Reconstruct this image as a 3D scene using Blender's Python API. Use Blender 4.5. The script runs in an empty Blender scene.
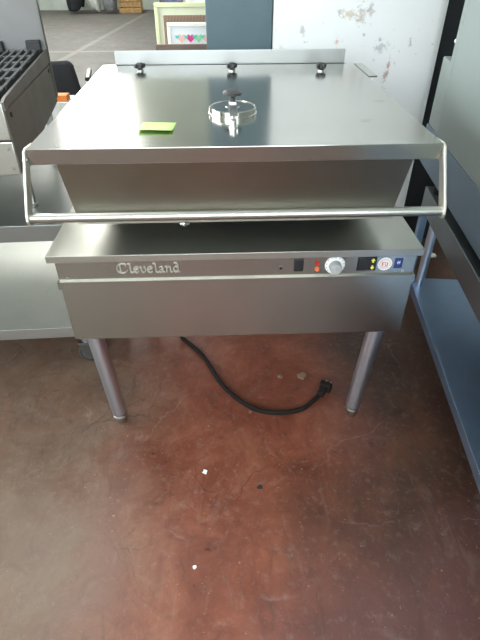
import bpy, bmesh, math, random
from mathutils import Vector, Matrix, Euler
random.seed(7)
PI = math.pi
S = bpy.context.scene
C = S.collection

# ------------------------------------------------------------------ materials
def new_mat(name):
    m = bpy.data.materials.new(name); m.use_nodes = True
    nt = m.node_tree
    b = nt.nodes['Principled BSDF']
    return m, nt, b

def lk(nt, a, b): nt.links.new(a, b)

def coords(nt, scale=(1, 1, 1), kind='Object', rot=(0, 0, 0)):
    tc = nt.nodes.new('ShaderNodeTexCoord'); mp = nt.nodes.new('ShaderNodeMapping')
    mp.inputs['Scale'].default_value = scale; mp.inputs['Rotation'].default_value = rot
    lk(nt, tc.outputs[kind], mp.inputs['Vector'])
    return mp.outputs['Vector']

def noise(nt, vec, scale, detail=4, rough=.5, dist=0):
    n = nt.nodes.new('ShaderNodeTexNoise')
    n.inputs['Scale'].default_value = scale; n.inputs['Detail'].default_value = detail
    n.inputs['Roughness'].default_value = rough; n.inputs['Distortion'].default_value = dist
    lk(nt, vec, n.inputs['Vector'])
    return n.outputs['Fac']

def ramp(nt, fac, stops):
    r = nt.nodes.new('ShaderNodeValToRGB')
    e = r.color_ramp.elements
    while len(e) < len(stops): e.new(.5)
    for k, (p, c) in enumerate(stops):
        e[k].position = p
        e[k].color = (c[0], c[1], c[2], 1) if hasattr(c, '__len__') else (c, c, c, 1)
    lk(nt, fac, r.inputs['Fac'])
    return r.outputs['Color']

def mrange(nt, v, a, b, c=0., d=1.):
    n = nt.nodes.new('ShaderNodeMapRange'); n.clamp = True
    for k, x in zip(('From Min', 'From Max', 'To Min', 'To Max'), (a, b, c, d)): n.inputs[k].default_value = x
    lk(nt, v, n.inputs['Value'])
    return n.outputs['Result']

def mth(nt, op, a, b=None):
    n = nt.nodes.new('ShaderNodeMath'); n.operation = op
    for i, x in enumerate((a, b)):
        if x is None: continue
        if isinstance(x, (int, float)): n.inputs[i].default_value = x
        else: lk(nt, x, n.inputs[i])
    return n.outputs[0]

def mix(nt, fac, a, b):
    n = nt.nodes.new('ShaderNodeMix'); n.data_type = 'RGBA'
    for s, x in ((0, fac), (6, a), (7, b)):
        if isinstance(x, (int, float)): n.inputs[s].default_value = x
        elif isinstance(x, tuple): n.inputs[s].default_value = (*x[:3], 1)
        else: lk(nt, x, n.inputs[s])
    return n.outputs[2]

def bump(nt, b, h, strength=.1, dist=.002):
    n = nt.nodes.new('ShaderNodeBump')
    n.inputs['Strength'].default_value = strength; n.inputs['Distance'].default_value = dist
    lk(nt, h, n.inputs['Height']); lk(nt, n.outputs['Normal'], b.inputs['Normal'])

def steel(name, base=(.6, .59, .56), rough=.28, brush=(2, 60, 60), var=.08, grime=.15, dents=()):
    """brushed stainless sheet: fine drawn lines, smudges and light soiling"""
    m, nt, b = new_mat(name)
    b.inputs['Metallic'].default_value = 1
    v = coords(nt, brush)
    n1 = noise(nt, v, 7, 2, .5)
    v2 = coords(nt)
    n2 = noise(nt, v2, 5, 2, .5)
    n3 = noise(nt, v2, 38, 4, .7)
    dirt = mth(nt, 'MULTIPLY', mrange(nt, n2, .45, .75), grime)
    col = mix(nt, dirt, base, tuple(x * y for x, y in zip(base, (.55, .5, .44))))
    col = mix(nt, mrange(nt, n1, .3, .7, 0, .25), col, tuple(x * .82 for x in base))
    lk(nt, col, b.inputs['Base Color'])
    r = mth(nt, 'ADD', mrange(nt, n2, .2, .8, rough - var * .4, rough + var * .4), mrange(nt, n3, .2, .8, 0, .012))
    lk(nt, r, b.inputs['Roughness'])
    h = mth(nt, 'MULTIPLY', noise(nt, v2, 2.6, 1), 1.6)
    for (dx, dy, rx, ry) in dents:
        sx = nt.nodes.new('ShaderNodeSeparateXYZ'); lk(nt, v2, sx.inputs[0])
        qx = mth(nt, 'DIVIDE', mth(nt, 'SUBTRACT', sx.outputs[0], dx), rx)
        qy = mth(nt, 'DIVIDE', mth(nt, 'SUBTRACT', sx.outputs[1], dy), ry)
        d = mth(nt, 'SQRT', mth(nt, 'ADD', mth(nt, 'MULTIPLY', qx, qx), mth(nt, 'MULTIPLY', qy, qy)))
        h = mth(nt, 'SUBTRACT', h, mrange(nt, d, 0, 1, 5, 0))
    bump(nt, b, h, .25, .002)
    return m

def paint(name, base, rough=.45, metal=0., var=.12, scale=14, spec=.5, bmp=.05):
    m, nt, b = new_mat(name)
    v = coords(nt)
    n = noise(nt, v, scale, 5, .6)
    lk(nt, mix(nt, mrange(nt, n, .3, .7), tuple(min(1, x * (1 - var)) for x in base), tuple(min(1, x * (1 + var)) for x in base)), b.inputs['Base Color'])
    b.inputs['Roughness'].default_value = rough; b.inputs['Metallic'].default_value = metal
    b.inputs['Specular IOR Level'].default_value = spec
    bump(nt, b, n, bmp, .002)
    return m

def emitter(name, col, strength):
    m, nt, b = new_mat(name)
    b.inputs['Base Color'].default_value = (.8, .8, .8, 1)
    b.inputs['Emission Color'].default_value = (*col, 1)
    b.inputs['Emission Strength'].default_value = strength
    return m

M = {}
M['lid'] = steel('lid_steel', (.49, .482, .448), .165, (60, 1.5, 60), .03, .12,
                 dents=((.36, .20, .03, .012), (.45, .40, .025, .012), (-.40, .155, .016, .01)))
M['steel'] = steel('brushed_steel', (.50, .50, .455), .38, (1.5, 60, 60), .07, .25)
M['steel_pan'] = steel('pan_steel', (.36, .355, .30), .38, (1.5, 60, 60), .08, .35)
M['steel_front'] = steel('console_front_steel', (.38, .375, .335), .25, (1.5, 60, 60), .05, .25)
M['table_top'] = steel('table_top_steel', (.30, .31, .30), .42, (60, 2, 60), .05, .2)
M['letter'] = steel('letter_steel', (.66, .655, .61), .55, (8, 8, 8), .03, .02)
M['steel_tube'] = steel('tube_steel', (.60, .67, .76), .34, (60, 60, 2), .05, .1)
M['steel_bar'] = steel('bar_steel', (.54, .54, .50), .36, (2, 60, 60), .05, .1)
M['chrome'] = steel('polished_steel', (.50, .50, .48), .32, (8, 8, 8), .03, .02)
M['shelf'] = steel('table_steel', (.47, .48, .455), .42, (60, 2, 60), .06, .2)
M['galv'] = steel('stand_steel', (.34, .45, .62), .40, (60, 2, 60), .07, .3)
M['dark_steel'] = steel('dull_side_steel', (.20, .20, .195), .42, (60, 3, 60), .08, .4)
M['blue_steel'] = paint('blue_grey_steel', (.19, .25, .31), .38, .55, .1, 4)
M['rail'] = steel('rail_steel', (.36, .39, .41), .40, (60, 2, 60), .07, .3)
M['bracket'] = steel('bracket_steel', (.74, .71, .64), .5, (60, 60, 2), .05, .15)
M['cabinet'] = paint('sage_grey_enamel', (.23, .265, .245), .33, .15, .05, 3)
M['black'] = paint('black_plastic', (.015, .015, .016), .45)
M['black_cloth'] = paint('black_upholstery', (.018, .019, .024), .8)
M['rubber'] = paint('worn_rubber', (.035, .035, .033), .75)
M['cord'] = paint('cord_rubber', (.014, .011, .009), .85, spec=.2)
M['iron'] = paint('cast_iron', (.045, .045, .047), .5, .6, .4, 60, bmp=.4)
M['iron_worn'] = paint('worn_cast_iron', (.11, .11, .11), .42, .7, .35, 60, bmp=.3)
M['white'] = paint('white_plastic', (.75, .75, .73), .4)
M['grey_plastic'] = paint('grey_plastic', (.34, .34, .34), .4)
M['knob_grey'] = paint('dark_grey_knob', (.035, .035, .036), .5)
M['red'] = paint('red_lens', (.45, .03, .02), .25)
M['orange'] = paint('orange_lens', (.75, .17, .06), .25)
M['yellow'] = paint('yellow_mark', (.85, .75, .12), .5)
M['blue'] = paint('blue_decal', (.015, .035, .16), .4)
M['pink_red'] = paint('red_print', (.55, .12, .12), .5)
M['note'] = paint('green_note_paper', (.55, .86, .27), .8, var=.04)
M['teal'] = paint('teal_grey_enamel', (.085, .135, .155), .5, .0, .06, 6)
M['brown_wood'] = paint('brown_frame_wood', (.15, .10, .075), .5)
M['lime'] = paint('pale_lime_frame', (.68, .70, .42), .5, var=.05)
M['cream'] = paint('cream_mount', (.72, .74, .55), .7, var=.04)
M['mount'] = paint('white_mount', (.72, .76, .76), .6, var=.02)
M['ivory'] = paint('ivory_frame', (.80, .80, .72), .4, var=.03)
M['purple'] = paint('purple_print', (.09, .09, .22), .4, var=.4, scale=20)
M['peach'] = paint('peach_print', (.80, .48, .38), .7)
M['magenta'] = paint('magenta_print', (.62, .05, .22), .7)
M['green'] = paint('green_print', (.25, .60, .30), .7)
M['cyan'] = paint('cyan_print', (.10, .50, .52), .7)
M['crate'] = paint('crate_wood', (.42, .25, .10), .7, var=.25)
M['rag'] = paint('white_cloth', (.62, .62, .58), .9)
M['sack'] = paint('grey_sack', (.22, .22, .23), .9, var=.3)
M['carton'] = paint('white_carton', (.80, .80, .78), .7)
M['orange_box'] = paint('orange_box_card', (.75, .22, .04), .6)
M['leaf'] = paint('dry_leaf', (.20, .13, .08), .8)
M['chip_white'] = paint('white_paint_chip', (.75, .75, .73), .8)
M['chip_dark'] = paint('dark_chip', (.03, .028, .025), .6)
M['glass_green'] = paint('ceiling_paint', (.55, .55, .52), .8)

def stripes_mat():
    m, nt, b = new_mat('ribbed_brown_frame')
    v = coords(nt)
    w = nt.nodes.new('ShaderNodeTexWave'); w.inputs['Scale'].default_value = 38; w.inputs['Distortion'].default_value = 1.5
    w.bands_direction = 'X'; lk(nt, v, w.inputs['Vector'])
    lk(nt, mix(nt, w.outputs['Fac'], (.13, .075, .05), (.36, .24, .16)), b.inputs['Base Color'])
    b.inputs['Roughness'].default_value = .6
    bump(nt, b, w.outputs['Fac'], .4, .004)
    return m
M['ribbed'] = stripes_mat()

def floor_mat():
    m, nt, b = new_mat('stained_concrete_floor')
    v = coords(nt)
    sp = nt.nodes.new('ShaderNodeSeparateXYZ'); lk(nt, v, sp.inputs[0])
    X, Y = sp.outputs[0], sp.outputs[1]
    big = noise(nt, v, 1.1, 5, .6, .5); mid = noise(nt, v, 4.5, 9, .72, .6); fine = noise(nt, v, 40, 5, .7)
    red = ramp(nt, mid, ((.25, (.085, .026, .016)), (.5, (.185, .056, .032)), (.72, (.27, .10, .057))))
    tan = ramp(nt, mid, ((.25, (.080, .048, .033)), (.5, (.135, .086, .060)), (.75, (.19, .132, .095))))
    # worn tan area towards the left, red paint surviving in the middle
    wob = mrange(nt, big, .2, .8, -.30, .30)
    w1 = mth(nt, 'ADD', mth(nt, 'MULTIPLY', X, -1), wob)
    wob2 = mrange(nt, mid, .2, .8, -.15, .15)
    w1 = mth(nt, 'ADD', w1, wob2)
    col = mix(nt, mrange(nt, w1, .18, .62), red, tan)
    # brown floor on the right, with the unit's shade and reflection painted in
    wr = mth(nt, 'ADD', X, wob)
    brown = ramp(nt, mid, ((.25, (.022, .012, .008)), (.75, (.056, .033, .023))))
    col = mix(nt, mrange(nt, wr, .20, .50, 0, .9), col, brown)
    # purple-grey zone nearest the front right: sky reflection painted into the colour
    pw = mth(nt, 'ADD', mth(nt, 'SUBTRACT', mth(nt, 'MULTIPLY', X, .6), mth(nt, 'MULTIPLY', Y, 1.0)), wob)
    col = mix(nt, mrange(nt, pw, .62, .95, 0, .6), col, (.125, .058, .056))
    # grey concrete hall
    grey = ramp(nt, noise(nt, v, .6, 6, .6, .3), ((.3, (.080, .073, .067)), (.7, (.120, .112, .102))))
    hall = mrange(nt, mth(nt, 'ADD', Y, mth(nt, 'MULTIPLY', wob, 2)), 1.2, 2.4)
    col = mix(nt, hall, col, grey)
    # pale film and specks
    col = mix(nt, mrange(nt, fine, .54, .72, 0, .26), col, (.26, .21, .18))
    col = mix(nt, mrange(nt, noise(nt, v, 110, 2, .5), .72, .77, 0, .45), col, (.42, .38, .34))
    col = mix(nt, mrange(nt, noise(nt, v, 9, 5, .7, 1.2), .58, .72, 0, .45), col, (.045, .025, .018))
    scuff = noise(nt, coords(nt, (1, .35, 1), rot=(0, 0, .5)), 16, 6, .75, .8)
    col = mix(nt, mrange(nt, scuff, .56, .74, 0, .5), col, (.050, .030, .022))
    col = mix(nt, mrange(nt, scuff, .44, .28, 0, .35), col, (.21, .15, .115))
    col = mix(nt, mrange(nt, noise(nt, v, 2.4, 7, .7, .5), .52, .66, 0, .35), col, (.16, .058, .026))
    # cracks
    nv = nt.nodes.new('ShaderNodeTexNoise'); nv.inputs['Scale'].default_value = 5; nv.inputs['Detail'].default_value = 4
    lk(nt, v, nv.inputs['Vector'])
    va = nt.nodes.new('ShaderNodeVectorMath'); va.operation = 'MULTIPLY_ADD'
    lk(nt, nv.outputs['Color'], va.inputs[0]); va.inputs[1].default_value = (.22, .22, 0); lk(nt, v, va.inputs[2])
    def crack(scale, width, seedoff):
        vo = nt.nodes.new('ShaderNodeTexVoronoi'); vo.feature = 'DISTANCE_TO_EDGE'; vo.inputs['Scale'].default_value = scale
        of = nt.nodes.new('ShaderNodeVectorMath'); of.operation = 'ADD'; of.inputs[1].default_value = seedoff
        lk(nt, va.outputs[0], of.inputs[0]); lk(nt, of.outputs[0], vo.inputs['Vector'])
        return mrange(nt, vo.outputs['Distance'], 0, width, 1, 0)
    cm = mrange(nt, noise(nt, v, 2.1, 3), .50, .66)
    c1 = mth(nt, 'MULTIPLY', crack(3.2, .008, (3, 1, 0)), cm)
    c2 = mth(nt, 'MULTIPLY', crack(6.5, .016, (7, 2, 0)), mth(nt, 'MULTIPLY', mrange(nt, mth(nt, 'MULTIPLY', X, -1), .05, .45), cm))
    near = mrange(nt, Y, 1.6, 2.2, 1, 0)
    ck = mth(nt, 'MULTIPLY', mth(nt, 'MAXIMUM', c1, c2), near)
    col = mix(nt, mth(nt, 'MULTIPLY', ck, .5), col, (.02, .013, .010))
    sc = mth(nt, 'MULTIPLY', crack(1.7, .006, (11, 5, 0)), mrange(nt, noise(nt, v, 3.3, 3), .5, .6))
    col = mix(nt, mth(nt, 'MULTIPLY', sc, .22), col, (.34, .30, .27))
    # slab joints across the hall, rubbed pale
    def line(a, bb, c, wd):
        d = mth(nt, 'ABSOLUTE', mth(nt, 'ADD', mth(nt, 'ADD', mth(nt, 'MULTIPLY', X, a), mth(nt, 'MULTIPLY', Y, bb)), c))
        return mrange(nt, d, wd * .5, wd, 1, 0)
    j = mth(nt, 'MAXIMUM', line(.9956, -.0936, 3.20, .07), line(0, 1, -8.15, .09))
    j = mth(nt, 'MULTIPLY', j, mth(nt, 'MULTIPLY', hall, .35))
    col = mix(nt, j, col, (.30, .29, .26))
    lk(nt, col, b.inputs['Base Color'])
    rg = mth(nt, 'ADD', mrange(nt, mid, .3, .75, .24, .46), mrange(nt, fine, .4, .8, 0, .15))
    rg = mth(nt, 'ADD', rg, mth(nt, 'MULTIPLY', hall, .25))
    lk(nt, rg, b.inputs['Roughness'])
    b.inputs['Specular IOR Level'].default_value = .38
    h = mth(nt, 'SUBTRACT', mth(nt, 'ADD', mth(nt, 'MULTIPLY', mid, .9), mth(nt, 'MULTIPLY', fine, .35)), mth(nt, 'MULTIPLY', ck, .22))
    bump(nt, b, h, .30, .004)
    return m
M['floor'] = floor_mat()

def wall_mat():
    """white distemper with peeled and smeared spots at fixed places of the wall"""
    m, nt, b = new_mat('peeling_white_wall')
    v = coords(nt)
    sp = nt.nodes.new('ShaderNodeSeparateXYZ'); lk(nt, v, sp.inputs[0])
    X, Z = sp.outputs[0], sp.outputs[2]
    n = noise(nt, v, 55, 5, .8); nb = noise(nt, v, 3, 4)
    col = mix(nt, mrange(nt, nb, .3, .7), (.85, .86, .87), (.91, .91, .90))
    spots = [(.336, 1.10, .018, .028, (.50, .50, .48)), (.245, 1.027, .012, .014, (.55, .50, .46)),
             (.50, 1.166, .014, .020, (.42, .40, .36)), (.540, 1.16, .045, .022, (.60, .50, .36)),
             (.600, 1.16, .022, .045, (.50, .42, .33)), (.635, 1.18, .016, .030, (.45, .40, .36)),
             (.498, 1.05, .009, .026, (.72, .20, .05)),
             (.70, 1.062, .018, .012, (.38, .40, .42)), (.71, 1.03, .036, .024, (.45, .47, .48)),
             (.756, .955, .009, .045, (.45, .16, .13)), (.745, .91, .012, .05, (.42, .30, .26)),
             (.842, 1.048, .008, .018, (.45, .45, .48)), (.62, 1.08, .008, .008, (.4, .4, .4)),
             (.68, .98, .008, .006, (.3, .3, .3)), (.43, 1.13, .007, .007, (.5, .5, .5))]
    for (x, z, rx, rz, c) in spots:
        qx = mth(nt, 'DIVIDE', mth(nt, 'SUBTRACT', X, x), rx); qz = mth(nt, 'DIVIDE', mth(nt, 'SUBTRACT', Z, z), rz)
        d = mth(nt, 'SQRT', mth(nt, 'ADD', mth(nt, 'MULTIPLY', qx, qx), mth(nt, 'MULTIPLY', qz, qz)))
        d = mth(nt, 'ADD', d, mrange(nt, n, .3, .7, -.9, 1.5))
        col = mix(nt, mrange(nt, d, .5, 1.2, .75, 0), col, c)
    col = mix(nt, mrange(nt, noise(nt, v, 45, 2), .70, .76, 0, .5), col, (.5, .5, .5))
    lk(nt, col, b.inputs['Base Color'])
    b.inputs['Roughness'].default_value = .75
    bump(nt, b, n, .15, .004)
    return m
M['wall'] = wall_mat()
M['hall_wall'] = paint('pale_green_hall_wall', (.58, .62, .56), .8, var=.12, scale=2)
M['dark_door'] = paint('black_door_paint', (.012, .013, .018), .5)

# ------------------------------------------------------------------ mesh helpers
def box(bm, x0, x1, y0, y1, z0, z1, bev=0.0, mat=None, seg=2):
    r = bmesh.ops.create_cube(bm, size=1)
    vs = r['verts']
    for v in vs:
        v.co = Vector(((x0 + x1) / 2 + v.co.x * (x1 - x0), (y0 + y1) / 2 + v.co.y * (y1 - y0), (z0 + z1) / 2 + v.co.z * (z1 - z0)))
    if bev > 0:
        ed = list({e for v in vs for e in v.link_edges})
        r2 = bmesh.ops.bevel(bm, geom=ed, offset=bev, segments=seg, affect='EDGES', profile=.5)
        vs = list({v for f in r2['faces'] for v in f.verts} | {v for v in vs if v.is_valid})
    if mat is not None:
        for v in vs: v.co = mat @ v.co
    return vs

def tube(bm, pts, rad, n=16, cap=True):
    """tube through pts, rad a number or one per point"""
    n = max(n, 18); pts = [Vector(p) for p in pts]
    rad = rad if hasattr(rad, '__len__') else [rad] * len(pts)
    rings = []; prev = None
    for i, p in enumerate(pts):
        t = (pts[min(i + 1, len(pts) - 1)] - pts[max(i - 1, 0)]).normalized()
        if prev is None:
            u = t.orthogonal().normalized()
        else:
            u = (prev - t * prev.dot(t)).normalized()
        prev = u; w = t.cross(u)
        rings.append([bm.verts.new(p + (u * math.cos(a) + w * math.sin(a)) * rad[i]) for a in [2 * PI * k / n for k in range(n)]])
    for a, b in zip(rings, rings[1:]):
        for k in range(n):
            bm.faces.new((a[k], a[(k + 1) % n], b[(k + 1) % n], b[k]))
    if cap:
        bm.faces.new(rings[0][::-1]); bm.faces.new(rings[-1])

def lathe(bm, prof, c=(0, 0, 0), n=32, mat=None):
    """prof: list of (r, z) from bottom to top"""
    n = max(n, 18); c = Vector(c); rings = []
    for r, z in prof:
        ring = []
        for k in range(n):
            a = 2 * PI * k / n
            co = Vector((r * math.cos(a), r * math.sin(a), z))
            if mat is not None: co = mat @ co
            ring.append(bm.verts.new(c + co))
        rings.append(ring)
    for a, b in zip(rings, rings[1:]):
        for k in range(n): bm.faces.new((a[k], a[(k + 1) % n], b[(k + 1) % n], b[k]))
    bm.faces.new(rings[0][::-1]); bm.faces.new(rings[-1])

def prism(bm, poly, axis, a, b):
    """extrude a 2-D outline along axis from a to b"""
    def P(u, v, w):
        return {'x': (w, u, v), 'y': (u, w, v), 'z': (u, v, w)}[axis]
    A = [bm.verts.new(P(u, v, a)) for u, v in poly]; B = [bm.verts.new(P(u, v, b)) for u, v in poly]
    n = len(poly)
    bm.faces.new(A); bm.faces.new(B[::-1])
    for k in range(n): bm.faces.new((A[k], B[k], B[(k + 1) % n], A[(k + 1) % n]))

def hexa(bm, bot, top):
    """solid from 4 bottom and 4 top points"""
    v = [bm.verts.new(p) for p in bot + top]
    for f in ((3, 2, 1, 0), (4, 5, 6, 7), (0, 1, 5, 4), (1, 2, 6, 5), (2, 3, 7, 6), (3, 0, 4, 7)):
        bm.faces.new([v[i] for i in f])

def obj(name, bm, m, parent=None, smooth=True, bev=0.0, label=None):
    bmesh.ops.recalc_face_normals(bm, faces=bm.faces)
    me = bpy.data.meshes.new(name); bm.to_mesh(me); bm.free()
    me.materials.append(M[m] if isinstance(m, str) else m)
    if smooth:
        for p in me.polygons: p.use_smooth = True
        me.set_sharp_from_angle(angle=math.radians(20.5))
    o = bpy.data.objects.new(name, me); C.objects.link(o)
    if parent is not None:
        o.parent = parent
    if bev > 0:
        b = o.modifiers.new('bevel', 'BEVEL'); b.width = bev; b.segments = 2; b.limit_method = 'ANGLE'
    if label: o['label'] = label
    return o

def thing(name, label, cat, loc=(0, 0, 0), rotz=0, group=None):
    o = bpy.data.objects.new(name, None); C.objects.link(o)
    o.location = loc; o.rotation_euler = (0, 0, rotz); o.empty_display_size = .1
    o['label'] = label; o['category'] = cat
    if group: o['group'] = group
    return o

def tag(o, label, cat, group=None, kind=None):
    o['label'] = label; o['category'] = cat
    if group: o['group'] = group
    if kind: o['kind'] = kind
    return o

def B(): return bmesh.new()
def struct(name, bm, m, smooth=False):
    o = obj(name, bm, m, None, smooth); o['kind'] = 'structure'; return o

# ------------------------------------------------------------------ the setting
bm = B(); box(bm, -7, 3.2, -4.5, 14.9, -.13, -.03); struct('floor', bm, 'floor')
bm = B(); box(bm, -7, 3.2, -4.5, 14.9, 6.2, 6.3); struct('ceiling', bm, 'glass_green')
# far wall of the hall with a high window opening
bm = B()
box(bm, -7, 3.2, 14.6, 14.8, -.03, 3.0); box(bm, -7, 3.2, 14.6, 14.8, 6.05, 6.2)
box(bm, -7, -5.0, 14.6, 14.8, 3.0, 6.05); box(bm, -2.95, 3.2, 14.6, 14.8, 3.0, 6.05)
struct('wall_back', bm, 'hall_wall')
bm = B(); box(bm, -7, -6.8, -4.5, 14.6, -.03, 6.2); struct('wall_left', bm, 'hall_wall')
bm = B(); box(bm, 3.0, 3.2, -4.5, 14.6, -.03, 6.2); struct('wall_right', bm, 'hall_wall')
bm = B()
box(bm, -6.8, 3.0, -4.5, -4.3, -.03, 1.5); box(bm, -6.8, 3.0, -4.5, -4.3, 3.8, 6.2)
box(bm, -6.8, -3.6, -4.5, -4.3, 1.5, 3.8); box(bm, 2.2, 3.0, -4.5, -4.3, 1.5, 3.8)
struct('wall_front', bm, 'hall_wall')
# white partition behind the skillet, with a rounded free end
bm = B()
prof = [(.205, 1.35)] + [(.945 + .05 * math.sin(a), 1.40 - .05 * math.cos(a)) for a in [k * PI / 12 for k in range(7)]] + [(.995, 1.50), (.205, 1.50)]
prism(bm, prof, 'z', -.03, 3.2)
struct('wall_partition', bm, 'wall', True)
bm = B(); box(bm, .995, 3.0, 1.56, 1.68, -.03, 3.2); struct('wall_side', bm, 'wall')

def window(name, x0, x1, y, z0, z1, nx, nz, em, fm):
    bm = B(); box(bm, x0, x1, y - .01, y + .01, z0, z1); w = struct(name, bm, em)
    bm = B()
    for k in range(nx + 1):
        x = x0 + (x1 - x0) * k / nx; box(bm, x - .02, x + .02, y - .04, y + .04, z0, z1)
    for k in range(nz + 1):
        z = z0 + (z1 - z0) * k / nz; box(bm, x0, x1, y - .04, y + .04, z - .02, z + .02)
    f = obj('window_frame', bm, fm, w)
    return w
EM1 = emitter('daylight_far', (1.0, 1.0, .95), 18)
EM2 = emitter('added_fill_near', (.86, .93, 1.0), 7.0)  # glow of the added pane behind the camera
EM3 = emitter('added_fill_side', (.86, .95, 1.0), 9)  # glow of the added pane on the left wall
window('window_1', -5.0, -2.95, 14.72, 3.0, 6.05, 2, 1, EM1, 'hall_wall')
bm = B(); box(bm, -6.79, -6.77, -2.5, 6.5, 1.0, 4.2); w3 = struct('fill_pane_3', bm, EM3)  # unseen glowing pane, added to light the right cabinet from the left
bm = B()
for k in range(7): box(bm, -6.80, -6.74, -2.52 + k * 1.5, -2.48 + k * 1.5, 1.0, 4.2)
for z in (1.0, 2.6, 4.2): box(bm, -6.80, -6.74, -2.5, 6.5, z - .02, z + .02)
obj('window_frame', bm, 'hall_wall', w3)  # bars across the added side pane
window('fill_pane_2', -3.6, 2.2, -4.40, 1.5, 3.8, 6, 2, EM2, 'hall_wall')  # unseen glowing pane behind the camera, added as cool front light

# ------------------------------------------------------------------ tilting skillet
sk = thing('tilting_skillet', 'stainless steel commercial tilting skillet with closed flat lid, standing in the centre on round legs', 'cooking equipment', (0, .5, 0))
def P(o):                      # parts are modelled in world coordinates, then handed to the thing's own frame
    o.matrix_parent_inverse = Matrix.Translation(-Vector(sk.location)); return o
def part(name, bm, m, parent=None, **k):
    o = obj(name, bm, m, None, **k)
    o.parent = parent if parent is not None else sk
    if parent is None: P(o)
    return o
# lid: flat sheet with folded lips
ZL = 1.029
bm = B()
W2 = .501
box(bm, -W2 + .001, W2 - .001, .003, 1.0, ZL - .012, ZL, .001)
box(bm, -W2, W2, 0, .010, ZL - .038, ZL + .0003, .0015)
box(bm, -W2, -W2 + .008, .004, 1.0, ZL - .038, ZL - .004, .002)
box(bm, W2 - .008, W2, .004, 1.0, ZL - .038, ZL - .004, .002)
box(bm, -W2, W2, .99, 1.0, ZL - .038, ZL - .004, .002)
box(bm, -W2 + .02, W2 - .02, .012, .045, ZL - .038, ZL - .034, .001)
lid = part('lid', bm, 'lid')
# hinge plates folded over the rear corners
for s, nm in ((-1, 'hinge_plate'), (1, 'hinge_plate')):
    bm = B()
    x0, x1 = (-.500, -.476) if s < 0 else (.502, .534)
    box(bm, x0, x1, .75, .985, ZL + (.0002 if s < 0 else -.004), ZL + .0012, .0003)
    hp = part(nm, bm, 'lid', lid)
    bm = B(); xs = x0 if s > 0 else x1
    box(bm, xs - .0022, xs + .0022, .746, .985, ZL + .0002, ZL + .0008); box(bm, x0, x1, .744, .749, ZL + .0002, ZL + .0008)
    part('hinge_gap', bm, 'black', lid, label='dark gap round the hinge plate')
# thin upright flange along the lid's rear edge
bm = B()
prism(bm, [(.985, ZL - .02), (1.004, ZL - .02), (1.005, ZL + .047), (1.003, ZL + .050), (1.002, ZL + .044), (1.001, ZL), (.985, ZL)], 'x', -.452, .464)
part('rear_flange', bm, 'table_top')
# star knobs along the rear of the lid
for kx, ky in ((-.340, .885), (.008, .868), (.345, .850)):
    bm = B()
    lathe(bm, [(.013, ZL), (.013, ZL + .004), (.007, ZL + .006), (.007, ZL + .010)], (kx, ky, 0), 14)
    st = part('knob_stem', bm, 'chrome')
    bm = B()
    lathe(bm, [(.009, ZL + .006), (.014, ZL + .010), (.014, ZL + .024), (.009, ZL + .028)], (kx, ky, 0), 14)
    for k in range(4):
        a = k * PI / 2 + .5
        mt = Matrix.Translation((kx, ky, ZL + .017)) @ Matrix.Rotation(a, 4, 'Z')
        box(bm, .008, .021, -.006, .006, -.007, .008, .003, mt)
    part('star_knob', bm, 'black', st, label='black star-shaped knob')
# vent cover: shallow dish, strap and mushroom knob
vx, vy = -.003, .297
bm = B()
lathe(bm, [(.069, ZL), (.069, ZL + .002), (.067, ZL + .003), (.067, ZL + .015), (.0655, ZL + .0175), (.063, ZL + .0175), (.061, ZL + .0155), (.02, ZL + .0155), (.018, ZL + .0165), (.001, ZL + .0165)], (vx, vy, 0), 64)
vc = part('vent_cover', bm, 'lid')
bm = B()
prism(bm, [(vy + .018, ZL + .020), (vy + .018, ZL + .024), (vy - .100, ZL + .026), (vy - .122, ZL + .022), (vy - .122, ZL + .012), (vy - .117, ZL + .012), (vy - .117, ZL + .018), (vy - .098, ZL + .0215)], 'x', vx - .011, vx + .011)
box(bm, vx - .011, vx + .011, vy - .010, vy + .010, ZL + .014, ZL + .030, .002)
part('vent_strap', bm, 'chrome', vc)
bm = B()
lathe(bm, [(.012, ZL), (.012, ZL + .003), (.0085, ZL + .004), (.0085, ZL + .014), (.010, ZL + .015), (.010, ZL + .018), (.007, ZL + .020)], (vx - .002, vy - .145, 0), 18)
tube(bm, [(vx - .002, vy - .145, ZL + .013), (vx, vy - .117, ZL + .016)], .007, 12)
part('vent_hinge', bm, 'chrome', vc)
bm = B()
lathe(bm, [(.008, ZL + .028), (.008, ZL + .040), (.012, ZL + .045), (.027, ZL + .048), (.027, ZL + .054), (.018, ZL + .058), (.002, ZL + .059)], (vx, vy, 0), 24)
part('vent_knob', bm, 'knob_grey', vc, label='dark grey mushroom-shaped knob')
# handle: two flat brackets and the long bar
for s in (-1, 1):
    bm = B()
    yz = [(.060, ZL - .004), (.012, ZL), (-.004, ZL - .004), (-.012, ZL - .018), (-.088, .902), (-.092, .886), (-.086, .873), (-.072, .870), (-.060, .876), (-.054, .892), (.004, ZL - .045), (.060, ZL - .034)]
    x0, x1 = sorted((s * .5015, s * .508))
    prism(bm, yz, 'x', x0, x1)
    br = part('handle_bracket', bm, 'bracket', bev=.0015)
    bm = B()
    bm.free()
    for (yy, zz) in ((-.004, ZL - .024), (.030, ZL - .018)):
        bm = B(); tube(bm, [(s * .499, yy, zz), (s * .5105, yy, zz)], .005, 10)
        part('rivet', bm, 'chrome', br)
bm = B()
tube(bm, [(-.5015, -.074, .888), (-.35, -.074, .888), (0, -.074, .888), (.35, -.074, .888), (.5015, -.074, .888)], .0115, 20)
part('handle_bar', bm, 'steel_bar')
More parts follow.
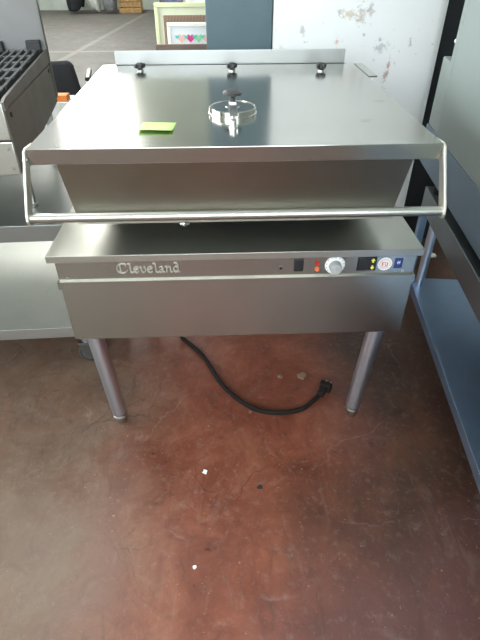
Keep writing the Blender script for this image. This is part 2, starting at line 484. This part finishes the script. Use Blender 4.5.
# pan body: sloped front, straight sides, rounded rim and floor
bm = B()
xw = .450
outer_t = [(-xw, .030, .985), (xw, .030, .985), (xw, .985, .985), (-xw, .985, .985)]
outer_b = [(-xw, .105, .800), (xw, .105, .800), (xw, .970, .770), (-xw, .970, .770)]
hexa(bm, outer_b, outer_t)
bmesh.ops.bevel(bm, geom=[e for e in bm.edges], offset=.006, segments=3, affect='EDGES')
pan = part('pan_body', bm, 'steel_pan')
bm = B()      # rolled rim under the lid
for a, b_ in (((-xw + .01, .040, .982), (xw - .01, .040, .982)), ((-xw + .004, .04, .982), (-xw + .004, .975, .982)), ((xw - .004, .04, .982), (xw - .004, .975, .982))):
    tube(bm, [a, b_], .008, 10)
part('pan_rim', bm, 'steel', pan)
bm = B()      # drip lip at the foot of the pan front
prism(bm, [(.075, .796), (.085, .803), (.112, .800), (.16, .776), (.16, .768), (.108, .788)], 'x', -.442, .442)
part('pour_lip', bm, 'steel_bar', pan)
bm = B(); tube(bm, [(-.157, .075, .792), (-.145, .07, .794), (-.133, .075, .792)], [.004, .008, .003], 10)
part('lip_clip', bm, 'chrome', pan)
# trunnions and cradle under the pan
for s in (-1, 1):
    bm = B()
    hexa(bm, [(s * .36, .45, .715), (s * .45, .45, .715), (s * .45, .75, .715), (s * .36, .75, .715)],
         [(s * .36, .52, .795), (s * .45, .52, .795), (s * .45, .68, .795), (s * .36, .68, .795)])
    part('pan_cradle', bm, 'dark_steel')
# console
wc = .527
bm = B()
box(bm, -wc + .012, wc - .012, .050, .34, .425, .712, .003)
box(bm, -.455, .455, .33, .93, .44, .705, .004)
con = part('console_housing', bm, 'steel')
bm = B()      # top sheet with a folded front lip
box(bm, -.538, .535, .031, .37, .710, .7215, .001)
box(bm, -.539, .536, .028, .034, .700, .7218, .0012)
box(bm, -.539, -.535, .03, .37, .702, .719, .001); box(bm, .532, .536, .03, .37, .702, .719, .001)
part('console_top', bm, 'steel')
bm = B(); box(bm, -wc + .004, wc - .002, .045, .056, .628, .712, .001)
fas = part('control_panel', bm, 'steel_front')
bm = B()      # trim ledge between the two panels
prism(bm, [(.056, .630), (.0362, .630), (.0362, .605), (.056, .605)], 'x', -wc, wc + .003)
part('trim_ledge', bm, 'steel_front')
bm = B(); box(bm, -wc + .006, wc + .001, .0405, .055, .410, .606, .0015)
part('front_panel', bm, 'steel_front')
# lettering: broad-nib script built from strokes
GL = {
 'C': ([[(.95,.85),(.75,.98),(.45,.98),(.18,.78),(.1,.45),(.22,.15),(.5,0),(.8,.05),(1.0,.25)], [(.42,.9),(.42,.12)], [(.95,.85),(.88,.66)]], 1.1),
 'l': ([[(.0,.98),(.2,.9),(.2,.12),(.4,.0)]], .42),
 'd': ([[(.48,.12),(.3,0),(.1,.12),(.08,.45),(.25,.62),(.48,.5)], [(.58,0),(.48,.1),(.48,.75),(.40,.92),(.16,1.0)]], .70),
 'e': ([[(.1,.33),(.5,.42),(.42,.6),(.25,.64),(.08,.5),(.08,.18),(.28,0),(.5,.12)]], .6),
 'v': ([[(.0,.6),(.14,.58),(.2,.12),(.32,0)], [(.32,0),(.52,.2),(.5,.5),(.4,.64)]], .62),
 'a': ([[(.12,.55),(.32,.62),(.42,.5),(.42,.1),(.56,0)], [(.42,.35),(.18,.3),(.08,.14),(.2,0),(.42,.12)]], .62),
 'n': ([[(.0,.58),(.14,.62),(.14,.0)], [(.14,.45),(.38,.64),(.48,.5),(.48,.08),(.6,0)]], .68),
}
def letters(word, x, z, h, y0, y1):
    bm = B(); nib = Vector((.046, .034)) * h
    for ch in word:
        st, adv = GL[ch]
        for pl in st:
            for a, b_ in zip(pl, pl[1:]):
                a = Vector((x + a[0] * h, z + a[1] * h)); b_ = Vector((x + b_[0] * h, z + b_[1] * h))
                d = (b_ - a); nb = nib
                n_ = Vector((-d.y, d.x)).normalized() * .022 * h
                q = [a - nb + 0 * n_, a + nb, b_ + nb, b_ - nb]
                if abs(d.x * nb.y - d.y * nb.x) < .0000025: q = [a - n_ * 1.5, b_ - n_ * 1.5, b_ + n_ * 1.5, a + n_ * 1.5]
                prism(bm, [(p.x, p.y) for p in q], 'y', y0, y1)
        x += adv * h
    print('lettering ends at', x)
    return bm
bm = letters('Cleveland', -.352, .653, .0325, .0415, .0455)
part('lettering', bm, 'letter', fas, label='raised steel lettering reading Cleveland')
# controls
def ydisc(bm, x, z, r, y0, y1, n=24, r2=None):
    lathe(bm, [(r, 0), (r if r2 is None else r2, y1 - y0)], (x, y0, z), n, Matrix.Rotation(-PI / 2, 4, 'X'))
def yd(bm, x, z, rb, rf, yb, yf, n=28):       # disc on the panel, front facing -y
    lathe(bm, [(rb, 0), (rf, yb - yf)], (x, yb, z), n, Matrix.Rotation(PI / 2, 4, 'X'))
bm = B(); yd(bm, .128, .658, .008, .007, .046, .043); sb = part('reset_bezel', bm, 'chrome', fas)
bm = B(); yd(bm, .128, .658, .005, .005, .0432, .0424); part('reset_button', bm, 'black', fas)
bm = B(); box(bm, .166, .194, .040, .046, .648, .688, .002); part('power_switch', bm, 'black', fas, label='black rocker switch')
bm = B(); yd(bm, .234, .674, .0075, .005, .046, .038); part('indicator_light', bm, 'red', fas, label='red indicator light')
bm = B(); yd(bm, .235, .653, .0075, .005, .046, .038); part('indicator_light', bm, 'orange', fas, label='orange indicator light')
bm = B(); yd(bm, .287, .665, .030, .029, .046, .0425, 40); dial = part('dial_plate', bm, 'white', fas, label='white round thermostat dial plate')
bm = B()
for k in range(11):
    a = -.7 + k * (PI + 1.4) / 10
    mt = Matrix.Translation((.287, .0423, .665)) @ Matrix.Rotation(a, 4, 'Y')
    box(bm, -.028, -.024, -.0004, .0004, -.0006, .0006, 0, mt)
part('dial_tick', bm, 'black', fas)
bm = B(); lathe(bm, [(.018, 0), (.0175, .004), (.0165, .022), (.0145, .025), (.001, .025)], (.287, .0425, .664), 28, Matrix.Rotation(PI / 2, 4, 'X'))
box(bm, .2855, .2885, .0165, .022, .664, .680, .001)
part('thermostat_knob', bm, 'grey_plastic', fas, label='grey round thermostat knob')
bm = B(); prism(bm, [(.284, .700), (.290, .700), (.287, .706)], 'y', .043, .046); part('dial_pointer', bm, 'black', fas)
bm = B(); box(bm, .353, .409, .041, .046, .645, .690, .002); ts = part('tilt_switch', bm, 'black', fas, label='black switch panel with two yellow arrows')
bm = B(); box(bm, .356, .386, .037, .042, .649, .686, .003); part('switch_rocker', bm, 'black', fas)
bm = B()
for s, zc in ((1, .679), (-1, .657)):
    prism(bm, [(.391, zc), (.3975, zc + s * .008), (.404, zc), (.400, zc), (.400, zc - s * .006), (.395, zc - s * .006), (.395, zc)], 'y', .040, .0412)
part('arrow_mark', bm, 'yellow', fas)
bm = B(); yd(bm, .435, .665, .0215, .0215, .046, .0442, 36); part('round_sticker', bm, 'white', fas, label='white round approval sticker with red print')
bm = B()
R_ = .016
for k in range(20):
    a0 = 2 * PI * k / 20
    mt = Matrix.Translation((.435, .0441, .665)) @ Matrix.Rotation(a0, 4, 'Y')
    box(bm, R_ - .0012, R_, -.0003, .0003, -.0018, .0016, 0, mt)
for (x0, x1, z0, z1) in ((-.009, -.006, -.007, .007), (-.009, -.001, .005, .007), (-.009, -.002, -.001, .001), (.001, .003, -.007, .007), (.001, .009, -.007, -.005), (.006, .009, -.007, .006), (-.008, .008, -.0105, -.009)):
    box(bm, .435 + x0, .435 + x1, .0437, .0443, .665 + z0, .665 + z1)
part('sticker_print', bm, 'pink_red', fas)
bm = B(); box(bm, .463, .487, .0443, .046, .650, .684, .0005); part('blue_decal', bm, 'blue', fas, label='small dark blue decal')
bm = B(); box(bm, .470, .480, .0438, .0445, .668, .671); box(bm, .472, .474, .0438, .0445, .664, .675); box(bm, .477, .479, .0438, .0445, .664, .675); part('decal_print', bm, 'mount', fas)
for (sx, sz) in ((.492, .640), (-.497, .640)):
    bm = B(); yd(bm, sx, sz, .0045, .003, .0455, .0425, 12); part('screw', bm, 'chrome', fas)
# legs
for s, yy in ((-1, .078), (1, .078), (-1, .88), (1, .88)):
    x = -.444 if s < 0 else .437
    bm = B()
    xt = x + s * .026
    tube(bm, [(xt, yy, .440), (xt, yy, .405)], [.036, .036], 24)
    tube(bm, [(xt, yy, .41), (x, yy, .028)], .0275, 24)
    lg = part('leg', bm, 'steel_tube')
    bm = B()
    lathe(bm, [(.010, 0), (.017, .002), (.020, .012), (.022, .030), (.0265, .034), (.0265, .042), (.023, .044), (.023, .050), (.0265, .052), (.0265, .062)], (x, yy, -.03), 24)
    part('adjustable_foot', bm, 'chrome', lg)
# power cord
def spline(pts, n=10):
    out = []; p = [Vector(q) for q in pts]; p = [p[0] * 2 - p[1]] + p + [p[-1] * 2 - p[-2]]
    for i in range(1, len(p) - 2):
        for k in range(n):
            t = k / n
            out.append(.5 * ((2 * p[i]) + (p[i + 1] - p[i - 1]) * t + (2 * p[i - 1] - 5 * p[i] + 4 * p[i + 1] - p[i + 2]) * t * t + (3 * p[i] - p[i - 1] - 3 * p[i + 1] + p[i + 2]) * t ** 3))
    out.append(p[-2]); return out
bm = B()
tube(bm, spline([(-.31, .62, .445), (-.30, .615, .25), (-.285, .60, .06), (-.242, .555, -.016), (-.190, .49, -.019), (-.133, .405, -.019), (-.06, .245, -.019), (.03, .135, -.019), (.124, .088, -.019), (.235, .096, -.019), (.295, .135, -.017), (.322, .160, -.012)]), .0092, 18)
cd = part('power_cord', bm, 'cord', label='black power cord trailing on the floor below')
bm = B()
mt = Matrix.Translation((.345, .185, -.006)) @ Matrix.Rotation(math.atan2(.05, .035), 4, 'Z')
box(bm, -.032, .012, -.014, .014, -.012, .014, .006, mt); box(bm, .010, .036, -.024, .024, -.020, .022, .006, mt)
part('plug', bm, 'cord', cd)
bm = B()
for yy in (-.010, .010): box(bm, .034, .056, yy - .001, yy + .001, -.005, .005, .0003, mt)
box(bm, .034, .056, -.003, .003, -.014, -.009, .0005, mt)
part('plug_pin', bm, 'bracket', cd)

# sticky note on the lid
bm = B()
nn = 8
for i in range(nn + 1):
    for j in range(2):
        pass
q0, q1, q2, q3 = Vector((-.251, .120, 0)), Vector((-.163, .110, 0)), Vector((-.158, .197, 0)), Vector((-.248, .206, 0))
rows = []
for j in range(nn + 1):
    t = j / nn; z = ZL + .0008 + .006 * max(0, 1 - t * 1.6) ** 2
    rows.append([bm.verts.new((q0.lerp(q3, t).lerp(q1.lerp(q2, t), i / nn)) + Vector((0, 0, z))) for i in range(nn + 1)])
for a, b_ in zip(rows, rows[1:]):
    for i in range(nn): bm.faces.new((a[i], a[i + 1], b_[i + 1], b_[i]))
o = obj('sticky_note', bm, 'note')
sm = o.modifiers.new('thick', 'SOLIDIFY'); sm.thickness = .0006; sm.offset = 1
tag(o, 'bright green paper sticky note stuck on the skillet lid', 'note')

# ------------------------------------------------------------------ left work table
tb = thing('work_table', 'stainless steel work table with lower shelf, left of the skillet, under the grill', 'table', (-1.3, .345, -.03), math.radians(2))
# local frame: x from -1.0 to .70, y from 0 to .95
bm = B()
box(bm, -1.1, .734, .004, 1.0, .666, .680, .001); box(bm, -1.1, .735, 0, .012, .618, .6803, .002); box(bm, .723, .735, 0, 1.0, .630, .678, .003)
obj('tabletop', bm, 'table_top', tb)
bm = B()
box(bm, -1.1, .734, .004, 1.0, .220, .232, .001); box(bm, -1.1, .735, 0, .012, .182, .2323, .002); box(bm, .723, .735, 0, 1.0, .192, .230, .003)
obj('lower_shelf', bm, 'shelf', tb)
for x, y in ((.668, .065), (.668, .955), (-1.06, .045), (-1.06, .955)):
    bm = B(); tube(bm, [(x, y, .66), (x, y, .11)], .019, 18); lg = obj('leg', bm, 'steel_tube', tb)
    bm = B()
    box(bm, x - .030, x + .030, y - .024, y + .024, .100, .112, .003)
    for s in (-1, 1):
        prism(bm, [(x - .025, .104), (x + .025, .104), (x + .022, .048), (x, .048), (x - .018, .07)], 'y', y + s * .025 - .002, y + s * .025 + .002)
    cs = obj('caster', bm, 'dark_steel', tb)
    bm = B()
    lathe(bm, [(.034, -.018), (.044, -.0175), (.050, -.012), (.051, 0), (.050, .012), (.044, .0175), (.034, .018)], (x + .010, y, .051), 32, Matrix.Rotation(PI / 2, 4, 'X'))
    obj('caster_wheel', bm, 'rubber', cs)
    bm = B()
    lathe(bm, [(.030, -.0205), (.033, -.019), (.033, .019), (.030, .0205)], (x + .010, y, .051), 24, Matrix.Rotation(PI / 2, 4, 'X'))
    obj('wheel_hub', bm, 'dark_steel', cs)

# ------------------------------------------------------------------ grill on that table
gr = thing('gas_grill', 'countertop gas grill with cast iron grates and steel splashback, on the left work table', 'grill', (-.678, .378, .6508), math.radians(7.6))
# local: right side is x=0, body goes to x=-.75; front y=0, back y=.92; z 0 = table top
bm = B()
box(bm, -.75, -.003, .004, .90, .180, .366, .003)
obj('body', bm, 'dark_steel', gr)
bm = B()
prism(bm, [(.0, .180), (.90, .180), (.90, .336), (.045, .366), (0, .366)], 'x', -.003, .0)
sp_ = obj('side_panel', bm, 'dark_steel', gr)
bm = B()
prism(bm, [(-.008, .370), (-.008, .394), (.03, .400), (.90, .396), (.90, .345), (.045, .374)], 'x', -.006, .003)
obj('side_rail', bm, 'dark_steel', gr)
for (yy, zz) in ((.05, .345), (.84, .320), (.05, .20)):
    bm = B(); tube(bm, [(-.001, yy, zz), (.0035, yy, zz)], .008, 12); obj('bolt', bm, 'black', gr)
bm = B(); box(bm, -.75, -.002, -.014, .004, .286, .392, .004); obj('front_panel', bm, 'steel', gr)
bm = B(); box(bm, -.75, -.002, -.012, .004, .178, .282, .004); obj('front_panel', bm, 'steel', gr)
for (xx, zz) in ((-.02, .37), (-.02, .262), (-.02, .200)):
    bm = B(); lathe(bm, [(.006, 0), (.004, .003)], (xx, -.012, zz), 12, Matrix.Rotation(PI / 2, 4, 'X')); obj('screw', bm, 'chrome', gr)
for k in range(5):
    bm = B(); lathe(bm, [(.024, 0), (.022, .025), (.002, .027)], (-.12 - k * .13, -.012, .235), 20, Matrix.Rotation(PI / 2, 4, 'X')); obj('burner_knob', bm, 'black', gr)
bm = B()
box(bm, -.70, -.01, .05, .88, .362, .368)
obj('burner_well', bm, 'black', gr)
for k in range(5):      # grate sections
    x1 = -.022 - k * .145; x0 = x1 - .135
    for (y0, y1) in ((.03, .44), (.45, .86)):
        bm = B()
        for j in range(5):
            x = x0 + .007 + j * (x1 - x0 - .014) / 4; box(bm, x - .0055, x + .0055, y0, y1, .384, .404, .002)
        for j in range(4):
            y = y0 + .007 + j * (y1 - y0 - .014) / 3; box(bm, x0, x1, y - .007, y + .007, .380, .402, .002)
        for px_ in (x0 + .01, x1 - .01):
            for py_ in (y0 + .01, y1 - .01): box(bm, px_ - .006, px_ + .006, py_ - .006, py_ + .006, .368, .384)
        obj('grate', bm, 'iron_worn', gr)
for x in (-.045, -.20, -.24, -.55):
    bm = B(); box(bm, x - .03, x + .03, .862, .892, .366, .435, .006); obj('grate_rest', bm, 'iron', gr)
bm = B()
box(bm, -.76, .004, .895, .90, .20, .95, .001)
prism(bm, [(.885, .95), (.885, .36), (.905, .20), (.925, .20), (.925, .95)], 'x', .001, .005)
obj('splashback', bm, 'dark_steel', gr)
for x, y in ((-.04, .16), (-.04, .83), (-.71, .16), (-.71, .83)):
    bm = B(); box(bm, x - .014, x + .014, y - .014, y + .014, .004, .182, .003); lathe(bm, [(.020, 0), (.020, .008), (.012, .012)], (x, y, 0), 16); obj('leg', bm, 'shelf', gr)

# ------------------------------------------------------------------ right: stand and cabinet (shared slanted line)
RA = -math.atan2(.114, .981)
ORG = (.684, -.364)
ST_END = 1.13
st = thing('equipment_stand', 'low blue-grey steel stand with a wide lower shelf, under the tall grey-green cabinet at right', 'stand', (*ORG, -.03), RA)
bm = B(); box(bm, .003, .78, -.749, 1.049, .218, .230, .001); box(bm, 0, .006, -.75, 1.05, .190, .2303, .001); box(bm, 0, .78, 1.040, 1.05, .190, .228, .002); obj('lower_shelf', bm, 'galv', st)
bm = B(); box(bm, 0, .03, -.75, ST_END, .540, .635, .003); box(bm, .75, .78, -.75, ST_END, .540, .635, .003); box(bm, .03, .75, ST_END - .03, ST_END, .540, .635, .003); box(bm, .002, .778, -.748, ST_END - .002, .628, .6352, .001); obj('top_rail', bm, 'rail', st)
for x, y in ((.035, 1.005), (.74, 1.005), (.035, -.70), (.74, -.70)):
    bm = B(); tube(bm, [(x, y, .56), (x, y, .229)], .019, 20); lg = obj('leg', bm, 'steel_tube', st)
    bm = B(); lathe(bm, [(.020, 0), (.022, .006), (.016, .02), (.021, .03), (.021, .20)], (x + (.10 if x < .4 else -.10), y - .05, 0), 18); obj('adjustable_foot', bm, 'dark_steel', lg)
for x in (.0, .75):
    bm = B(); box(bm, x, x + .03, ST_END - .035, ST_END, 0, .545, .002); obj('rear_post', bm, 'galv', st)
cb = thing('steel_cabinet', 'tall grey-green steel equipment cabinet standing on the blue-grey stand at right', 'cabinet', (*ORG, .6056), RA)
bm = B(); box(bm, .03, .78, -.70, .95, .012, .060, .002); obj('recessed_base', bm, 'black', cb)
bm = B(); box(bm, 0, .80, -.75, 1.32, .045, .200, .004); obj('lower_panel', bm, 'blue_steel', cb)
bm = B(); box(bm, 0, .80, -.75, 1.195, .2005, 1.30, .006); obj('upper_body', bm, 'cabinet', cb)
bm = B(); box(bm, .004, .80, 1.19, 1.31, .2005, .455, .004); obj('rear_step', bm, 'cabinet', cb)
bm = B(); tube(bm, [(.012, 1.19, .52), (.012, 1.215, .52)], .009, 12); obj('bolt', bm, 'white', cb)
bm = B(); box(bm, -.0012, .001, 1.150, 1.152, .202, 1.28); obj('seam', bm, 'grey_plastic', cb)
for x, y in ((.04, 1.05), (.74, 1.05), (.74, -.68), (.03, -.68)):
    bm = B(); lathe(bm, [(.030, 0), (.030, .012), (.018, .016), (.018, .048)], (x, y, 0), 16); obj('foot', bm, 'black', cb)

# ------------------------------------------------------------------ behind: teal cabinet, frames, chair
tl = thing('metal_locker', 'tall blue-grey metal locker standing directly behind the skillet', 'locker', (.055, 1.52, -.03))
bm = B(); box(bm, -.150, .145, -.17, .33, .03, 2.0, .004); obj('body', bm, 'teal', tl)
bm = B(); box(bm, -.12, .12, -.14, .30, 0, .032); obj('plinth', bm, 'black', tl)

def frame(name, label, x0, x1, y, h, width, fm, layers, lean=.06, depth=.02, group=None):
    """a picture frame standing on the floor, leaning back; layers: list of (inset0, inset1, material, name)"""
    t = thing(name, label, 'picture frame', ((x0 + x1) / 2, y, -.03), 0, group); h += .03
    t.rotation_euler = (-lean, 0, 0)
    w2 = (x1 - x0) / 2
    bm = B()
    box(bm, -w2, w2, 0, depth, h - width, h, .003); box(bm, -w2, w2, 0, depth, 0, width, .003)
    box(bm, -w2, -w2 + width, 0, depth, width, h - width, .003); box(bm, w2 - width, w2, 0, depth, width, h - width, .003)
    obj('frame', bm, fm, t)
    k = 0
    for (i0, m_, nm) in layers:
        k += 1
        bm = B(); box(bm, -w2 + i0, w2 - i0, depth * .5 - .002 * k, depth * .5 + .003 - .002 * k, i0, h - i0)
        obj(nm, bm, m_, t)
    return t
def at(x, z): return (x, z)
# front one: dark brown frame, top edge at z=1.02
f1 = frame('picture_frame', 'dark brown wooden picture frame, front and lowest of the leaning stack', -.394, .30, 1.88, .968, .030, 'brown_wood', [(.026, 'peach', 'print')], .03)
# white frame with hearts
f2 = frame('picture_frame', 'white picture frame with coloured hearts on a white print', -.330, .38, 1.96, 1.063, .020, 'ivory', [(.018, 'mount', 'print')], .03)
def heart(bm, x, z, s, y0, y1):
    pts = []
    for k in range(28):
        a = 2 * PI * k / 28
        pts.append((x + s * 16 * math.sin(a) ** 3 / 17, z + s * (13 * math.cos(a) - 5 * math.cos(2 * a) - 2 * math.cos(3 * a) - math.cos(4 * a)) / 17))
    prism(bm, pts, 'y', y0, y1)
hz = 1.017
for (hx, m_, s) in ((-.251, 'peach', .027), (-.201, 'magenta', .025), (-.155, 'green', .025), (-.112, 'peach', .025)):
    bm = B(); heart(bm, hx, hz, s, .0055, .0075); obj('heart', bm, m_, f2, label={'peach': 'peach heart', 'magenta': 'magenta heart', 'green': 'green heart'}[m_])
for (hx) in (-.276, -.226, -.178, -.132):
    bm = B(); heart(bm, hx, hz + .006, .012, .0050, .0070); obj('heart', bm, 'cyan', f2, label='small turquoise heart')
for c_ in f2.children:
    if c_.name.startswith('heart'): c_.location.x = -(-.330 + .38) / 2
f3 = frame('picture_frame', 'ribbed brown picture frame just behind the white hearts one', -.352, .40, 2.03, 1.090, .060, 'ribbed', [(.05, 'brown_wood', 'print')], .03)
f4 = frame('picture_frame', 'pale lime green picture frame with cream mount, tallest large one in the stack', -.410, .42, 2.12, 1.143, .022, 'lime', [(.020, 'cream', 'mount')], .03, .025)
f5 = frame('picture_frame', 'white picture frame at the back of the stack, beside the purple print', -.235, .45, 2.30, 1.24, .020, 'ivory', [(.018, 'mount', 'print')], .03)
f6 = frame('picture_frame', 'dark framed purple print peeping out behind the lime green frame', -.400, -.255, 2.36, 1.22, .014, 'brown_wood', [(.012, 'purple', 'print')], .03)

# office chair
ch = thing('office_chair', 'black office chair in the hall, half hidden behind the grill', 'chair', (-1.25, 2.62, -.03), math.radians(10))
bm = B()
box(bm, -.23, .23, -.035, .035, .44, .80, .03, None, 4)
for v in bm.verts: v.co.y += .35 * v.co.x ** 2 - (v.co.z - .5) * .08; v.co.x *= 1 - max(0, v.co.z - .70) * 2.6
obj('backrest', bm, 'black_cloth', ch)
bm = B(); box(bm, -.23, .23, .06, .50, .42, .49, .03, None, 4); obj('seat', bm, 'black_cloth', ch)
bm = B(); tube(bm, [(0, .28, .42), (0, .28, .10)], .025, 14); tube(bm, [(0, .20, .44), (0, .05, .44), (0, .02, .50), (0, .02, .62)], .016, 10); obj('pedestal', bm, 'black', ch)
bm = B()
for k in range(5):
    a = 2 * PI * k / 5 + .3; tube(bm, [(0, .28, .11), (.27 * math.cos(a), .28 + .27 * math.sin(a), .07)], [.02, .013], 10)
obj('star_base', bm, 'black', ch)
for k in range(5):
    a = 2 * PI * k / 5 + .3
    bm = B(); lathe(bm, [(.024, -.018), (.028, -.01), (.028, .01), (.024, .018)], (.27 * math.cos(a), .28 + .27 * math.sin(a), .028), 16, Matrix.Rotation(PI / 2, 4, 'X')); tube(bm, [(.27 * math.cos(a), .28 + .27 * math.sin(a), .03), (.27 * math.cos(a), .28 + .27 * math.sin(a), .075)], .008, 8); obj('caster', bm, 'black', ch)
for s in (-1, 1):
    bm = B(); tube(bm, [(s * .20, .25, .45), (s * .27, .25, .47), (s * .27, .20, .675)], .012, 10); box(bm, s * .27 - .02, s * .27 + .02, -.02, .30, .665, .69, .008); obj('armrest', bm, 'black', ch)

nb_ = thing('black_cabinet', 'narrow black cabinet in the gap between the white partition and the grey-green cabinet', 'cabinet', (1.16, 1.46, -.03))
bm = B(); box(bm, -.158, .165, 0, .09, .03, 1.31, .003); obj('body', bm, 'dark_door', nb_)
bm = B(); box(bm, -.15, .155, .005, .085, 0, .031); obj('plinth', bm, 'black', nb_)
bx_ = thing('white_carton', 'white cardboard carton on the floor between the grill and the office chair', 'box', (-.98, 1.96, -.03))
bm = B(); box(bm, -.13, .035, -.02, .16, 0, .695, .004); obj('carton_body', bm, 'carton', bx_)
bm = B(); box(bm, -.02, -.012, -.0215, .02, 0, .6965); obj('tape', bm, 'cream', bx_)
bm = B(); box(bm, -1.03, -.952, 1.955, 2.03, .6655, .700, .004); tag(obj('orange_box', bm, 'orange_box'), 'small orange box lying on the white carton', 'box')

# ------------------------------------------------------------------ far end of the hall
def blob(name, m, c, sx, sy, sz, seed, amp=.25):
    bm = B(); bmesh.ops.create_icosphere(bm, subdivisions=4, radius=1)
    rnd = random.Random(seed); ph = [(rnd.uniform(1, 5), rnd.uniform(1, 5), rnd.uniform(1, 5), rnd.uniform(0, 6)) for _ in range(7)]
    for v in bm.verts:
        d = 1 + amp * sum(math.sin(a * v.co.x + b_ * v.co.y + c_ * v.co.z + p) for a, b_, c_, p in ph) / 4
        v.co = Vector((v.co.x * sx * d, v.co.y * sy * d, max(-.55, v.co.z) * sz * d))
    zmin = min(v.co.z for v in bm.verts)
    for v in bm.verts: v.co += Vector((c[0], c[1], -zmin))
    return obj(name, bm, m)
tag(blob('cloth_heap', 'rag', (-3.25, 13.9, -.03), .16, .2, .36, 3, .3), 'crumpled white cloth heap by the far hall wall', 'cloth')
tag(blob('sack', 'sack', (-2.84, 13.85, -.03), .17, .25, .35, 5, .25), 'grey sack slumped by the far hall wall beside the wooden crate', 'sack')
tag(blob('bag', 'black_cloth', (-3.72, 13.9, -.03), .22, .25, .60, 9, .25), 'black bag standing by the far hall wall left of the white cloth', 'bag')
cr = thing('wooden_crate', 'yellow-brown wooden crate by the far hall wall', 'crate', (-2.32, 13.9, -.03))
bm = B()
for k in range(3): box(bm, -.28, .28, -.20, -.18, .02 + k * .12, .12 + k * .12, .004); box(bm, -.28, .28, .18, .20, .02 + k * .12, .12 + k * .12, .004)
for k in range(3): box(bm, -.28, -.26, -.18, .18, .02 + k * .12, .12 + k * .12, .004); box(bm, .26, .28, -.18, .18, .02 + k * .12, .12 + k * .12, .004)
obj('slat_side', bm, 'crate', cr)
bm = B(); box(bm, -.26, .26, -.18, .18, 0, .03); obj('crate_bottom', bm, 'crate', cr)

# ------------------------------------------------------------------ litter on the floor
def chip(name, m, x, y, r, seed, label, cat, flat=.25, group=None):
    rnd = random.Random(seed); bm = B(); n = 9
    pts = [(x + r * (0.55 + .6 * rnd.random()) * math.cos(2 * PI * k / n), y + r * (.55 + .6 * rnd.random()) * math.sin(2 * PI * k / n)) for k in range(n)]
    prism(bm, pts, 'z', -.0298, -.03 + r * flat)
    o = obj(name, bm, m, None, False, r * .05); return tag(o, label, cat, group)
chip('paint_chip', 'chip_white', -.122, -.163, .0105, 1, 'white paint chip on the red floor in front of the skillet', 'debris')
chip('paint_chip', 'chip_white', -.145, -.486, .0075, 8, 'small white paint chip near the bottom edge of the view', 'debris')
chip('floor_plug', 'chip_dark', .064, -.228, .0115, 3, 'small round black spot of debris on the floor right of the white chip', 'debris', .15)
chip('leaf_scrap', 'leaf', .184, .291, .012, 4, 'small brown scrap under the skillet, left of the curled dry leaf', 'debris', .7)
chip('leaf_scrap', 'leaf', .276, .287, .020, 5, 'curled dry leaf scrap under the skillet behind the plug', 'debris', .5)
chip('leaf_scrap', 'leaf', .047, .103, .008, 6, 'tiny tan scrap beside the power cord under the skillet', 'debris', .5)
chip('paper_scrap', 'chip_white', 1.168, 1.251, .024, 7, 'crumpled white paper scrap on the floor at the partition behind the right stand', 'debris', .5)

# ------------------------------------------------------------------ camera and light
cam = bpy.data.cameras.new('camera'); co = bpy.data.objects.new('camera', cam); C.objects.link(co)
cx, cy, cz = -.0343, -1.1733, 1.4144
pi_, ya, ro, fpx = math.radians(37.7924), math.radians(1.9678), math.radians(-.1782), 486.995
F = Vector((math.sin(ya) * math.cos(pi_), math.cos(ya) * math.cos(pi_), -math.sin(pi_)))
R = Vector((math.cos(ya), -math.sin(ya), 0)); U = R.cross(F)
R2 = R * math.cos(ro) + U * math.sin(ro); U2 = -R * math.sin(ro) + U * math.cos(ro)
mw = Matrix((R2, U2, -F)).transposed().to_4x4(); mw.translation = (cx, cy, cz)
co.matrix_world = mw
cam.sensor_fit = 'VERTICAL'; cam.sensor_height = 36; cam.lens = 36 * fpx / 640
cam.clip_start = .05; cam.clip_end = 60
S.camera = co

w = bpy.data.worlds.new('world'); S.world = w; w.use_nodes = True
w.node_tree.nodes['Background'].inputs[0].default_value = (.6, .7, .8, 1); w.node_tree.nodes['Background'].inputs[1].default_value = .3

def lamp(name, loc, rot, sx, sy, power, col, label):
    t = thing(name, label, 'lamp', loc); 
    bm = B(); box(bm, -sx / 2, sx / 2, -sy / 2, sy / 2, .02, .08, .01); obj('housing', bm, 'white', t)
    l = bpy.data.lights.new(name + '_light', 'AREA'); l.shape = 'RECTANGLE'; l.size = sx; l.size_y = sy; l.energy = power; l.color = col
    o = bpy.data.objects.new('tube_light', l); C.objects.link(o); o.parent = t
    return t
lamp('ceiling_lamp', (-1.75, 1.3, 3.9), 0, .8, 1.6, 50, (1, .96, .88), 'long fluorescent ceiling lamp over the left work table')
lamp('ceiling_lamp', (-3.2, 7.5, 5.6), 0, .4, 3.0, 150, (1, .99, .94), 'added unseen fill lamp over the hall, built as a long ceiling fitting')  # unseen lamp added to brighten the hall

S.view_settings.view_transform = 'Standard'; S.view_settings.look = 'None'
S.view_settings.gamma = 1; S.view_settings.use_curve_mapping = False
S.view_settings.exposure = 0.3
